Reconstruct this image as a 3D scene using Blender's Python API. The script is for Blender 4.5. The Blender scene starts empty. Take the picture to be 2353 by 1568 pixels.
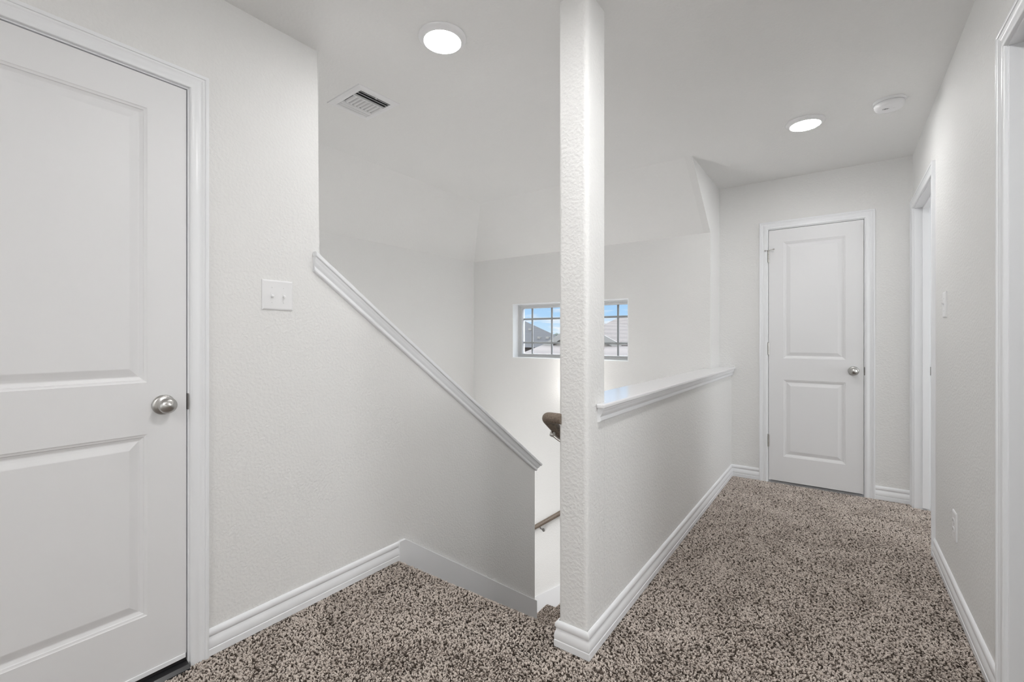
import bpy, bmesh, math, random
import numpy as np
from mathutils import Vector, Matrix
random.seed(7)
rng = np.random.default_rng(11)
C = bpy.context.scene.collection
PI = math.pi

# ------------------------------------------------------------------ plan of the place (metres)
EYE = 1.168
XL, YLE, YKE = -1.882, 1.1436, 2.917          # left wall face, its full-height end, knee wall end
XC, XCL, YCF, YCB = -.7445, -.8643, 1.503, 1.649   # pillar / half wall faces
YE, XR, XRET = 4.212, .4143, -.838            # end wall, right wall, return beside the window wall
YW, XSL, ZW, ZC = 3.8776, -3.318, 2.008, 2.438     # window wall, far stair wall, spring of the slope, ceiling
XU, YU, YN = -2.76, 3.319, 1.59               # upper corner of the slopes, top nosing
RISE, RUN = .184, .254
WT = .115
ZB = -2.35                                    # bottom of the stair well
XE, YB = 3.1, -2.9                            # rooms on the right, wall behind

# ------------------------------------------------------------------ materials
def new_mat(name):
    m = bpy.data.materials.new(name); m.use_nodes = True
    nt = m.node_tree
    return m, nt, nt.nodes['Principled BSDF']

def plain(name, col, rough=.5, metal=0., spec=.5, noise=0., nscale=60.):
    m, nt, b = new_mat(name)
    b.inputs['Base Color'].default_value = (*col, 1)
    b.inputs['Roughness'].default_value = rough
    b.inputs['Metallic'].default_value = metal
    b.inputs['Specular IOR Level'].default_value = spec
    if noise:
        tc = nt.nodes.new('ShaderNodeTexCoord'); n = nt.nodes.new('ShaderNodeTexNoise')
        n.inputs['Scale'].default_value = nscale; n.inputs['Detail'].default_value = 3
        nt.links.new(tc.outputs['Object'], n.inputs['Vector'])
        bu = nt.nodes.new('ShaderNodeBump'); bu.inputs['Distance'].default_value = .001
        bu.inputs['Strength'].default_value = noise
        nt.links.new(n.outputs['Fac'], bu.inputs['Height']); nt.links.new(bu.outputs['Normal'], b.inputs['Normal'])
    return m

def paint(name, col, strength, dist=.004, scale=92., rough=.6):
    m, nt, b = new_mat(name)
    b.inputs['Base Color'].default_value = (*col, 1); b.inputs['Roughness'].default_value = rough
    b.inputs['Specular IOR Level'].default_value = .3
    tc = nt.nodes.new('ShaderNodeTexCoord')
    n = nt.nodes.new('ShaderNodeTexNoise'); n.inputs['Scale'].default_value = scale
    n.inputs['Detail'].default_value = 1.5; n.inputs['Roughness'].default_value = .45; n.inputs['Distortion'].default_value = .25
    r = nt.nodes.new('ShaderNodeValToRGB'); r.color_ramp.interpolation = 'EASE'; r.color_ramp.elements[0].position = .32; r.color_ramp.elements[1].position = .72
    bu = nt.nodes.new('ShaderNodeBump'); bu.inputs['Strength'].default_value = strength; bu.inputs['Distance'].default_value = dist
    nt.links.new(tc.outputs['Object'], n.inputs['Vector']); nt.links.new(n.outputs['Fac'], r.inputs['Fac'])
    nt.links.new(r.outputs['Color'], bu.inputs['Height']); nt.links.new(bu.outputs['Normal'], b.inputs['Normal'])
    return m

def emit(name, col, s):
    m, nt, b = new_mat(name)
    b.inputs['Base Color'].default_value = (.9, .9, .9, 1)
    b.inputs['Emission Color'].default_value = (*col, 1); b.inputs['Emission Strength'].default_value = s
    return m

POW = dict(L1=44., L2=78., L3=180., L4=235., hb=10.5, rn=18., rf=20., lo=22., sc=7., sky=.75)
M = {}
M['wall'] = paint('wall_paint', (.795, .793, .785), .24)
M['ceiling'] = paint('ceiling_paint', (.82, .818, .81), .22, scale=85)
M['trim'] = plain('trim_paint', (.85, .86, .88), .32)
M['door'] = plain('door_paint', (.79, .79, .80), .42, noise=.05, nscale=250)
M['reveal'] = plain('reveal_skylit', (.90, .92, .94), .5)  # skylight's bright bluish cast put into the reveal colour
M['plastic'] = plain('white_plastic', (.82, .82, .83), .28)
M['grey_plastic'] = plain('shaded_plastic_slots', (.05, .05, .05), .6)
M['vinyl'] = plain('window_vinyl', (.62, .63, .64), .4)
M['grid'] = plain('window_grid', (.42, .42, .42), .5)
M['black'] = plain('black_void', (.012, .012, .012), .9)
M['rubber'] = plain('black_rubber', (.02, .02, .022), .28)
M['nickel'] = plain('brushed_nickel', (.58, .565, .54), .27, 1.)
M['dark_nickel'] = plain('dark_nickel', (.28, .27, .26), .35, 1.)
M['bulb'] = emit('lamp_lens', (1., .985, .965), 1.)
M['sconce_glow'] = emit('sconce_glass', (1., .96, .91), POW['sc'])
M['duct'] = plain('duct_metal', (.03, .03, .03), .5, .3)

def wood():
    m, nt, b = new_mat('rail_wood')
    tc = nt.nodes.new('ShaderNodeTexCoord'); mp = nt.nodes.new('ShaderNodeMapping')
    mp.inputs['Scale'].default_value = (40, 9, 40)
    n = nt.nodes.new('ShaderNodeTexNoise'); n.inputs['Scale'].default_value = 4; n.inputs['Detail'].default_value = 6; n.inputs['Distortion'].default_value = 1.2
    r = nt.nodes.new('ShaderNodeValToRGB')
    r.color_ramp.elements[0].position = .3; r.color_ramp.elements[0].color = (.10, .075, .055, 1)
    r.color_ramp.elements[1].position = .75; r.color_ramp.elements[1].color = (.27, .215, .17, 1)
    L = nt.links.new
    L(tc.outputs['Object'], mp.inputs['Vector']); L(mp.outputs['Vector'], n.inputs['Vector'])
    L(n.outputs['Fac'], r.inputs['Fac']); L(r.outputs['Color'], b.inputs['Base Color'])
    b.inputs['Roughness'].default_value = .45
    return m
M['wood'] = wood()

def carpet_mats():
    m, nt, b = new_mat('carpet_backing')
    tc = nt.nodes.new('ShaderNodeTexCoord')
    v = nt.nodes.new('ShaderNodeTexNoise'); v.inputs['Scale'].default_value = 110; v.inputs['Detail'].default_value = 3
    r = nt.nodes.new('ShaderNodeValToRGB')
    r.color_ramp.elements[0].position = .38; r.color_ramp.elements[0].color = (.07, .055, .045, 1)
    r.color_ramp.elements[1].position = .62; r.color_ramp.elements[1].color = (.40, .34, .295, 1)
    bu = nt.nodes.new('ShaderNodeBump'); bu.inputs['Strength'].default_value = 1; bu.inputs['Distance'].default_value = .01
    L = nt.links.new
    L(tc.outputs['Object'], v.inputs['Vector']); L(v.outputs['Fac'], r.inputs['Fac']); L(r.outputs['Color'], b.inputs['Base Color'])
    L(v.outputs['Fac'], bu.inputs['Height']); L(bu.outputs['Normal'], b.inputs['Normal'])
    b.inputs['Roughness'].default_value = 1; b.inputs['Specular IOR Level'].default_value = 0
    h, nt, b = new_mat('carpet_yarn')
    at = nt.nodes.new('ShaderNodeAttribute'); at.attribute_name = 'tone'
    r = nt.nodes.new('ShaderNodeValToRGB')
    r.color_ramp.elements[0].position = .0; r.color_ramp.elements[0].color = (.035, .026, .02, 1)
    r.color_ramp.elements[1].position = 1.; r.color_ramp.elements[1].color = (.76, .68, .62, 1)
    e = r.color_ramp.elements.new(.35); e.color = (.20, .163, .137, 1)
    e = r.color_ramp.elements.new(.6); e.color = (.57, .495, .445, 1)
    L = nt.links.new
    L(at.outputs['Fac'], r.inputs['Fac']); L(r.outputs['Color'], b.inputs['Base Color'])
    b.inputs['Roughness'].default_value = .9; b.inputs['Specular IOR Level'].default_value = .1
    return m, h
M['carpet'], M['yarn'] = carpet_mats()

def shingle(name, c0, c1, s):
    m, nt, b = new_mat(name)
    tc = nt.nodes.new('ShaderNodeTexCoord')
    w = nt.nodes.new('ShaderNodeTexWave'); w.wave_type = 'BANDS'; w.bands_direction = 'Z'; w.inputs['Scale'].default_value = s; w.inputs['Distortion'].default_value = 1.5; w.inputs['Detail'].default_value = 2
    n = nt.nodes.new('ShaderNodeTexNoise'); n.inputs['Scale'].default_value = 5; n.inputs['Detail'].default_value = 6
    mx = nt.nodes.new('ShaderNodeMix'); mx.data_type = 'FLOAT'; mx.inputs['Factor'].default_value = .5
    r = nt.nodes.new('ShaderNodeValToRGB')
    r.color_ramp.elements[0].position = .25; r.color_ramp.elements[0].color = (*c0, 1)
    r.color_ramp.elements[1].position = .8; r.color_ramp.elements[1].color = (*c1, 1)
    L = nt.links.new
    L(tc.outputs['Object'], w.inputs['Vector']); L(tc.outputs['Object'], n.inputs['Vector'])
    L(w.outputs['Fac'], mx.inputs['A']); L(n.outputs['Fac'], mx.inputs['B']); L(mx.outputs['Result'], r.inputs['Fac'])
    L(r.outputs['Color'], b.inputs['Base Color']); b.inputs['Roughness'].default_value = .9
    return m
M['slate'] = shingle('dark_shingles', (.012, .0125, .0145), (.019, .020, .0225), 2.)
M['tan_roof'] = shingle('tan_shingles', (.040, .0325, .029), (.062, .051, .046), 2.)
M['siding'] = plain('cream_siding', (.13, .115, .098), .7)
M['fascia'] = plain('white_fascia', (.13, .125, .115), .6)
M['brick'] = plain('tan_brick', (.07, .055, .045), .8)
M['leaf'] = plain('tree_leaf', (.012, .02, .014), .8)
M['bark'] = plain('tree_bark', (.08, .06, .045), .9)

def glass():
    m = bpy.data.materials.new('window_glass'); m.use_nodes = True; nt = m.node_tree; nt.nodes.clear()
    o = nt.nodes.new('ShaderNodeOutputMaterial'); mx = nt.nodes.new('ShaderNodeMixShader')
    t = nt.nodes.new('ShaderNodeBsdfTransparent'); t.inputs['Color'].default_value = (.97, .98, .98, 1)
    g = nt.nodes.new('ShaderNodeBsdfGlossy'); g.inputs['Roughness'].default_value = .02
    f = nt.nodes.new('ShaderNodeFresnel'); f.inputs['IOR'].default_value = 1.3
    nt.links.new(f.outputs[0], mx.inputs[0]); nt.links.new(t.outputs[0], mx.inputs[1]); nt.links.new(g.outputs[0], mx.inputs[2])
    nt.links.new(mx.outputs[0], o.inputs[0])
    return m
M['glass'] = glass()

# ------------------------------------------------------------------ mesh helpers
def tag(o, label=None, cat=None, group=None, kind=None):
    if label: o['label'] = label
    if cat: o['category'] = cat
    if group: o['group'] = group
    if kind: o['kind'] = kind
    return o

def thing(name, loc, label=None, cat=None, group=None, kind=None):
    o = bpy.data.objects.new(name, None); o.empty_display_size = .05; C.objects.link(o); o.location = loc
    return tag(o, label, cat, group, kind)

def offset_of(p):
    v = Vector((0, 0, 0))
    while p is not None:
        v += p.location; p = p.parent
    return v

class MB:
    def __init__(s): s.v = []; s.f = []
    def add(s, vs, fs):
        b = len(s.v); s.v += [tuple(p) for p in vs]; s.f += [tuple(i + b for i in f) for f in fs]; return s
    def box(s, x0, x1, y0, y1, z0, z1):
        return s.add([(x, y, z) for z in (z0, z1) for y in (y0, y1) for x in (x0, x1)],
                     [(0, 2, 3, 1), (4, 5, 7, 6), (0, 1, 5, 4), (2, 6, 7, 3), (0, 4, 6, 2), (1, 3, 7, 5)])
    def prism(s, poly, axis, a0, a1):
        k = {'x': lambda a, p: (a, p[0], p[1]), 'y': lambda a, p: (p[0], a, p[1]), 'z': lambda a, p: (p[0], p[1], a)}[axis]
        n = len(poly)
        return s.add([k(a0, p) for p in poly] + [k(a1, p) for p in poly],
                     [tuple(range(n)), tuple(range(2 * n - 1, n - 1, -1))] + [(i, (i + 1) % n, n + (i + 1) % n, n + i) for i in range(n)])
    def lathe(s, prof, c, axis, seg=40):
        a = Vector(axis).normalized(); u = a.orthogonal().normalized(); w = a.cross(u); c = Vector(c)
        vs = []
        for r, h in prof:
            for k in range(seg):
                t = 2 * PI * k / seg
                vs.append(c + a * h + (u * math.cos(t) + w * math.sin(t)) * max(r, 1e-5))
        n = len(prof); fs = []
        for i in range(n - 1):
            for k in range(seg):
                k2 = (k + 1) % seg
                fs.append((i * seg + k, i * seg + k2, (i + 1) * seg + k2, (i + 1) * seg + k))
        fs.append(tuple(range(seg))); fs.append(tuple(range(n * seg - 1, (n - 1) * seg - 1, -1)))
        return s.add(vs, fs)
    def sweep(s, path, prof, N, flip=False):
        """profile (out, up) swept along path in the plane of normal N; out = N x t (or its opposite), corners mitred"""
        P = [Vector(p) for p in path]; N = Vector(N).normalized(); n = len(P); m = len(prof)
        T = [(P[i + 1] - P[i]).normalized() for i in range(n - 1)]
        S = [N.cross(t) * (-1 if flip else 1) for t in T]
        vs = []
        for i in range(n):
            if i == 0: o = S[0]
            elif i == n - 1: o = S[-1]
            else: o = (S[i - 1] + S[i]) / (1 + S[i - 1].dot(S[i]))
            vs += [P[i] + o * a + N * b for a, b in prof]
        fs = []
        for i in range(n - 1):
            for j in range(m):
                j2 = (j + 1) % m
                fs.append((i * m + j, i * m + j2, (i + 1) * m + j2, (i + 1) * m + j))
        fs.append(tuple(range(m))); fs.append(tuple(range(n * m - 1, (n - 1) * m - 1, -1)))
        return s.add(vs, fs)
    def tube(s, pts, r, seg=14):
        P = [Vector(p) for p in pts]; n = len(P); R = r if isinstance(r, (list, tuple)) else [r] * n
        vs = []; up = None
        for i in range(n):
            t = ((P[min(i + 1, n - 1)] - P[max(i - 1, 0)])).normalized()
            if up is None: up = t.orthogonal().normalized()
            up = (up - t * up.dot(t)).normalized(); w = t.cross(up)
            vs += [P[i] + (up * math.cos(2 * PI * k / seg) + w * math.sin(2 * PI * k / seg)) * R[i] for k in range(seg)]
        fs = [(i * seg + k, i * seg + (k + 1) % seg, (i + 1) * seg + (k + 1) % seg, (i + 1) * seg + k) for i in range(n - 1) for k in range(seg)]
        fs += [tuple(range(seg)), tuple(range(n * seg - 1, (n - 1) * seg - 1, -1))]
        return s.add(vs, fs)
    def build(s, name, mat, parent=None, smooth=0, bevel=0, edges=None, er=.02, label=None):
        off = offset_of(parent)
        me = bpy.data.meshes.new(name); bm = bmesh.new()
        vs = [bm.verts.new(Vector(p) - off) for p in s.v]
        for f in s.f:
            try: bm.faces.new([vs[i] for i in f])
            except ValueError: pass
        bmesh.ops.recalc_face_normals(bm, faces=bm.faces)
        if edges:
            bm.edges.ensure_lookup_table()
            es = [e for e in bm.edges if edges(e.verts[0].co + off, e.verts[1].co + off)]
            if es: bmesh.ops.bevel(bm, geom=es, offset=er, offset_type='OFFSET', segments=5, profile=.5, affect='EDGES')
        bm.to_mesh(me); bm.free()
        me.materials.append(mat)
        o = bpy.data.objects.new(name, me); C.objects.link(o)
        if parent: o.parent = parent
        if bevel:
            b = o.modifiers.new('edge', 'BEVEL'); b.width = bevel; b.segments = 2; b.limit_method = 'ANGLE'; b.angle_limit = math.radians(40)
        if smooth or edges:
            me.polygons.foreach_set('use_smooth', [True] * len(me.polygons))
            try: me.set_sharp_from_angle(angle=math.radians(smooth or 35))
            except Exception: pass
        if label: o['label'] = label
        return o

def struct(o, label=None, cat=None):
    return tag(o, label, cat, None, 'structure')

def copy_tree(o, parent=None):
    c = o.copy(); C.objects.link(c)
    if parent: c.parent = parent
    for ch in list(o.children): copy_tree(ch, c)
    return c

# ------------------------------------------------------------------ shell
CAPS = -.7258                                  # slope of the knee wall cap
ang = math.atan(-CAPS)
def cap_z(y): return 1.546 + CAPS * (y - 1.110)    # top of the sloping cap board
KB = .018 / math.cos(ang)
def knee_z(y): return cap_z(y) - KB - .001

JL0, JL1, JLT = -.185, .638, 2.05              # left door jamb faces
JE0, JE1, JET = -.470, .146, 2.036             # end door jamb faces
R1Y0, R1Y1 = 3.345, 4.142                      # far right doorway
R2Y0, R2Y1 = 1.19, 1.993                       # near right doorway
RT = 2.05
JT = .018

def vert_edge(x, y):
    return lambda a, b: abs(a.x - x) < 1e-4 and abs(b.x - x) < 1e-4 and abs(a.y - y) < 1e-4 and abs(b.y - y) < 1e-4

m = MB()
m.prism([(JL1 + JT, 0), (JL1 + JT, ZC), (YLE, ZC), (YLE, knee_z(YLE)), (YKE, knee_z(YKE)), (YKE, ZB), (YLE, ZB), (YLE, 0)], 'x', XL - WT, XL)
m.box(XL - WT, XL, JL0 - JT, JL1 + JT, JLT + JT, ZC)
m.box(XL - WT, XL, YB, JL0 - JT, 0, ZC)
struct(m.build('wall_left', M['wall'], edges=lambda a, b: (abs(a.y - YLE) < 1e-4 and abs(b.y - YLE) < 1e-4 and abs(a.x - b.x) < 1e-4 and min(a.z, b.z) > 1.2) or vert_edge(XL, YKE)(a, b), er=.012), 'pale grey textured wall with a door, running down into a knee wall beside the stairs', 'wall')

m = MB()
def rounded(x0, x1, y0, y1, rs, n=6):
    out = []
    for (cx, cy, a0, r) in ((x1, y0, -90, rs[0]), (x1, y1, 0, rs[1]), (x0, y1, 90, rs[2]), (x0, y0, 180, rs[3])):
        sx = cx - r if cx == x1 else cx + r; sy = cy + r if cy == y0 else cy - r
        for k in range(n + 1):
            t = math.radians(a0 + 90 * k / n); out.append((sx + r * math.cos(t), sy + r * math.sin(t)))
    return out
m.prism(rounded(XCL, XC, YCF, YCB, (.02, .0006, .0006, .014)), 'z', ZB, ZC)
struct(m.build('wall_pillar', M['wall'], smooth=30), 'full-height textured square pillar at the end of the half wall', 'pillar')
HWT = .917 - .019
struct(MB().box(XCL, XC, YCB, YE + .02, ZB, HWT).build('wall_half', M['wall']), 'low half wall between stair well and hallway under the white ledge', 'wall')

m = MB()                                        # end wall with door opening
m.box(XRET - .05, JE0 - JT, YE, YE + WT, 0, ZC); m.box(JE1 + JT, XE, YE, YE + WT, 0, ZC); m.box(JE0 - JT, JE1 + JT, YE, YE + WT, JET + JT, ZC)
struct(m.build('wall_back', M['wall']), 'end wall of the hallway around the narrow closet door', 'wall')

m = MB()                                        # right wall with two openings
for a, b in ((YB, R2Y0 - JT), (R2Y1 + JT, R1Y0 - JT), (R1Y1 + JT, YE)): m.box(XR, XR + WT, a, b, 0, ZC)
for a, b in ((R2Y0, R2Y1), (R1Y0, R1Y1)): m.box(XR, XR + WT, a - JT, b + JT, RT + JT, ZC)
struct(m.build('wall_right', M['wall']), 'right hallway wall with two open doorways', 'wall')

WX0, WX1, WZ0, WZ1 = -2.785, -1.521, .953, 1.515
m = MB(); wy1 = YW + .19
m.box(XSL - .1, WX0, YW, wy1, ZB, ZW + .02); m.box(WX1, XRET - .05, YW, wy1, ZB, ZW + .02)
m.box(WX0, WX1, YW, wy1, ZB, WZ0); m.box(WX0, WX1, YW, wy1, WZ1, ZW + .02)
struct(m.build('wall_window', M['wall']), 'stair well wall holding the small gridded window', 'wall')
struct(MB().prism([(YU, ZC), (YW, ZW), (YW, HWT - .05), (YE, HWT - .05), (YE, ZC)], 'x', XRET - .05, XRET).build('wall_return', M['wall']),
       'short wall return with a slanted upper edge beside the end wall', 'wall')
struct(MB().box(XSL - .1, XSL, YLE - .1, wy1, ZB, ZW + .02).build('wall_stair', M['wall']), 'far wall of the stair well beyond the knee wall', 'wall')
struct(MB().box(XSL - .1, XL - WT, YLE - .1, YLE, ZB, ZC).build('wall_landing', M['wall']), 'stair well wall behind the full-height left wall', 'wall')
struct(MB().box(XL - WT, XE + .1, YB - .1, YB, 0, ZC).build('wall_front', M['wall']), 'wall behind the viewpoint', 'wall')
struct(MB().box(XE, XE + .1, YB, YE + WT, 0, ZC).build('wall_east', M['wall']), 'outer wall of the rooms on the right', 'wall')
struct(MB().box(XR + WT, XE, 2.5, 2.6, 0, ZC).build('wall_divider', M['wall']), 'wall between the two rooms on the right', 'wall')

m = MB()
m.prism([(XU, YLE - .1), (XU, YU), (XRET, YU), (XRET, YE + WT), (XE + .1, YE + WT), (XE + .1, YB - .1), (XL - WT, YB - .1), (XL - WT, YLE - .1)], 'z', ZC, ZC + .1)
def slab(q, t=.1):
    q = [Vector(p) for p in q]; m.add(q + [p + Vector((0, 0, t)) for p in q], [(0, 1, 2, 3), (7, 6, 5, 4)] + [(i, (i + 1) % 4, 4 + (i + 1) % 4, 4 + i) for i in range(4)])
slab([(XSL, YW, ZW), (XRET - .05, YW, ZW), (XRET - .05, YU, ZC), (XU, YU, ZC)])
slab([(XSL, YLE - .1, ZW), (XSL, YW, ZW), (XU, YU, ZC), (XU, YLE - .1, ZC)])
struct(m.build('ceiling', M['ceiling']), 'flat textured ceiling sloping down over the stair well', 'ceiling')

FZ = -.008                                     # carpet backing; the pile reaches z = 0
m = MB()
m.prism([(XL, YB), (XE, YB), (XE, YE), (XC, YE), (XC, YCF), (XCL, YCF), (XCL, YN - .03), (XL, YN - .03)], 'z', -.28, FZ)
floor = struct(m.build('floor', M['carpet']), 'brown and beige speckled carpet of landing and hallway', 'floor')
struct(MB().box(XSL, XCL, YLE, YW, ZB - .1, ZB).build('floor_lower', M['carpet']), 'floor at the bottom of the stair well', 'floor')

def closet(name, x0, x1, y0, y1, open_axis, lab):
    m = MB(); t = .03; z1 = 2.2
    if open_axis != 'y0': m.box(x0, x1, y0 - t, y0, 0, z1)
    m.box(x0, x1, y1, y1 + t, 0, z1)
    m.box(x0 - t, x0, y0 - t, y1 + t, 0, z1)
    if open_axis != 'x1': m.box(x1, x1 + t, y0, y1 + t, 0, z1)
    m.box(x0 - t, x1, y0 - t, y1 + t, z1, z1 + t); m.box(x0 - t, x1, y0 - t, y1 + t, -.05, -.012)
    struct(m.build(name, M['wall']), lab, 'wall')
closet('wall_closet', -.75, .4, YE + WT, YE + WT + .6, 'y0', 'inside of the closet behind the end door')
closet('wall_attic', XL - WT - .8, XL - WT, JL0 - .1, JL1 + .1, 'x1', 'inside of the space behind the left door')

# ------------------------------------------------------------------ stairs
def nose(poly, a, z, s):
    """rounded nosing at (a, z) for a flight that goes down towards s*a"""
    r = .017
    for k in range(7):
        t = math.radians(90 - 30 * k); poly.append((a + s * (-r + r * math.cos(t)), z - r + r * math.sin(t)))
    poly.append((a - s * .026, z - 2 * r - .002))
up = [(YN - .25, FZ)]
for k in range(6):
    nose(up, YN + RUN * k, FZ - RISE * k, 1); up.append((YN + RUN * k - .026, FZ - RISE * (k + 1)))
ZL = FZ - RISE * 6
XN3 = -1.852
up_profile = list(up)
up += [(YW, ZL), (YW, ZB), (YN - .25, ZB)]
lo = [(XCL, ZL)]
for k in range(6):
    nose(lo, XN3 - RUN * k, ZL - RISE * k, -1); lo.append((XN3 - RUN * k + .026, ZL - RISE * (k + 1)))
lo_profile = list(lo)
lo += [(XSL, ZL - RISE * 6), (XSL, ZB), (XCL, ZB)]
st = thing('floor_stairs', (-1.37, YN, 0), 'carpeted stairs going down from the landing, turning left under the window', 'stairs', None, 'structure')
up2 = [p for p in up if p[0] <= YKE + .02] 
upm = MB().prism([p for p in up_profile] + [(YKE, ZL), (YKE, ZB), (YN - .25, ZB)], 'x', XL, XCL)
upm.build('upper_flight', M['carpet'], st, smooth=40)
lom = MB().prism(lo, 'y', YKE, YW)
lom.build('lower_flight', M['carpet'], st, smooth=40)

# ------------------------------------------------------------------ carpet pile (yarn tufts as curves)
def tufts(name, P, Nn, parent, nstr, length, radius, spread):
    """P: tuft roots, Nn: unit normals; each tuft is a bundle of bent yarns"""
    n = len(P)
    a = np.abs(Nn[:, 2:3]) > .7
    t1 = np.where(a, np.array([[1., 0, 0]]), np.array([[0, 0, 1.]])); t1 = t1 - (t1 * Nn).sum(1, keepdims=True) * Nn
    t1 /= np.linalg.norm(t1, axis=1, keepdims=True); t2 = np.cross(Nn, t1)
    # the nap lies over in broad brushed patches
    wa, wb = (P * t1).sum(1), (P * t2).sum(1)
    ph = 2.2 * np.sin(wa * 9 + 1.7 * np.sin(wb * 7)) + 2.0 * np.sin(wb * 11 + 1.3 * np.sin(wa * 8 + 2)) + rng.normal(0, 1.3, n); ln = rng.uniform(.1, .75, n)
    cell = .0100; jit = rng.uniform(-.42, .42, (257, 257, 2)); siz = rng.uniform(.0018, .0044, (257, 257))
    ca, cb = (P * t1).sum(1) / cell, (P * t2).sum(1) / cell; ia, ib = np.floor(ca).astype(int), np.floor(cb).astype(int)
    edge = np.full(n, 9.)
    for da in (-1, 0, 1):
        for db in (-1, 0, 1):
            ja, jb = (ia + da) % 257, (ib + db) % 257
            ox = (ia + da + .5 + jit[ja, jb, 0] - ca) * cell; oy = (ib + db + .5 + jit[ja, jb, 1] - cb) * cell
            edge = np.minimum(edge, np.hypot(ox, oy * rng.uniform(.85, 1.15, n)) - siz[ja, jb])
    q = np.clip(edge / .0018, 0, 1) * .8 + rng.uniform(0, .35, n) - .05
    tone = np.clip(q, 0, 1); hh = .45 + .58 * np.clip(q, 0, 1) + rng.uniform(-.05, .05, n)  # dark pits put shade between tufts into the tone, beside the yarn's speckle
    pts = []; tones = []
    for k in range(nstr):
        th = rng.uniform(0, 2 * PI, n); rr = spread * np.sqrt(rng.uniform(0, 1, n)) * .55
        th2 = rng.uniform(0, 2 * PI, n); L = length * hh * rng.uniform(.85, 1.1, n)
        base = np.stack([rr * np.cos(th), rr * np.sin(th)], 1)
        lean = np.stack([np.cos(ph), np.sin(ph)], 1) * (ln * length * .8)[:, None] + np.stack([np.cos(th2), np.sin(th2)], 1) * (length * rng.uniform(.05, .4, n))[:, None]
        q = []
        for f, g, z in ((0, 0, 0), (.25, .12, .4), (.7, .5, .78), (1., 1., .98)):
            o = base * (1 + .3 * f) + lean * g
            q.append(P + t1 * o[:, :1] + t2 * o[:, 1:] + Nn * (z * L)[:, None])
        pts.append(np.stack(q, 1)); tones.append(np.clip(tone + rng.normal(0, .08, n), 0, 1))
    pts = np.concatenate(pts, 0).astype(np.float32); tones = np.concatenate(tones).astype(np.float32)
    off = np.array(offset_of(parent), dtype=np.float32)
    N = len(pts)
    hc = bpy.data.hair_curves.new(name); hc.add_curves([4] * N)
    hc.points.foreach_set('position', (pts - off).reshape(-1))
    rad = np.tile(np.array([radius * .9, radius * 1.1, radius, radius * .62], np.float32), N)
    hc.points.foreach_set('radius', rad)
    at = hc.attributes.new('tone', 'FLOAT', 'POINT')
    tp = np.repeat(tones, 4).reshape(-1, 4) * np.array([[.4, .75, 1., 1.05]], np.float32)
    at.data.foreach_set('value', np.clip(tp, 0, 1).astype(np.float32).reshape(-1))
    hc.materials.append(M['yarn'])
    o = bpy.data.objects.new(name, hc); C.objects.link(o); o.parent = parent; o['kind'] = 'stuff'
    return o

def jgrid(x0, x1, y0, y1, s):
    gx, gy = np.meshgrid(np.arange(x0, x1, s), np.arange(y0, y1, s)); p = np.stack([gx.ravel(), gy.ravel()], 1)
    return p + rng.uniform(-.48, .48, p.shape) * s

yaw = math.radians(35.77)
def seen(p, dmin=1.15):
    d = -p[:, 0] * math.sin(yaw) + p[:, 1] * math.cos(yaw); r = p[:, 0] * math.cos(yaw) + p[:, 1] * math.sin(yaw)
    return (d > dmin) & (np.abs(r) < d * 1.2 + .15)
S1 = .0051
parts = []
p = jgrid(XC + .013, XR - .012, .5, YE - .012, S1); parts.append(p)
p = jgrid(XL + .013, XC + .013, .5, YN - .004, S1)
p = p[~((p[:, 0] > XCL - .012) & (p[:, 1] > YCF - .012))]; parts.append(p)
p = jgrid(XR - .012, XR + .3, R1Y0 + .01, R1Y1 - .01, S1); parts.append(p)
p = np.concatenate(parts); p = p[seen(p)]
near = p[:, 1] < 2.7
def up_normals(n): return np.tile(np.array([[0., 0, 1]]), (n, 1))
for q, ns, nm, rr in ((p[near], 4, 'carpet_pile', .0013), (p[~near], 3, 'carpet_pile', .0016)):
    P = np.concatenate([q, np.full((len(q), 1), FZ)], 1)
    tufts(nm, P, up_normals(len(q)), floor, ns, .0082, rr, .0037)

def strip(prof, a0, a1, axis, name, sgn, s=.0078):
    """pile over a stair profile (list of (a, z)) extruded from a0 to a1 along the other axis"""
    P = []; Nn = []
    pr = np.array(prof)
    for i in range(len(pr) - 1):
        d = pr[i + 1] - pr[i]; L = np.hypot(*d)
        if L < 1e-6: continue
        nrm = np.array([-d[1], d[0]]) / L
        if sgn < 0: nrm = -nrm
        k = int(L * (a1 - a0) / (s * s) + .5)
        if k == 0: continue
        t = rng.uniform(0, 1, k)[:, None]; c = pr[i] + t * d; e = rng.uniform(a0, a1, k)
        if axis == 'x': P.append(np.stack([e, c[:, 0], c[:, 1]], 1)); Nn.append(np.tile([[0, nrm[0], nrm[1]]], (k, 1)))
        else: P.append(np.stack([c[:, 0], e, c[:, 1]], 1)); Nn.append(np.tile([[nrm[0], 0, nrm[1]]], (k, 1)))
    tufts(name, np.concatenate(P), np.concatenate(Nn).astype(float), st, 4, .0055, .0017, .0045)
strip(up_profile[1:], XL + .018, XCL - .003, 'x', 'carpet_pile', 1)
strip(lo_profile[:40], YKE + .02, YW - .018, 'y', 'carpet_pile', -1)

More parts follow.
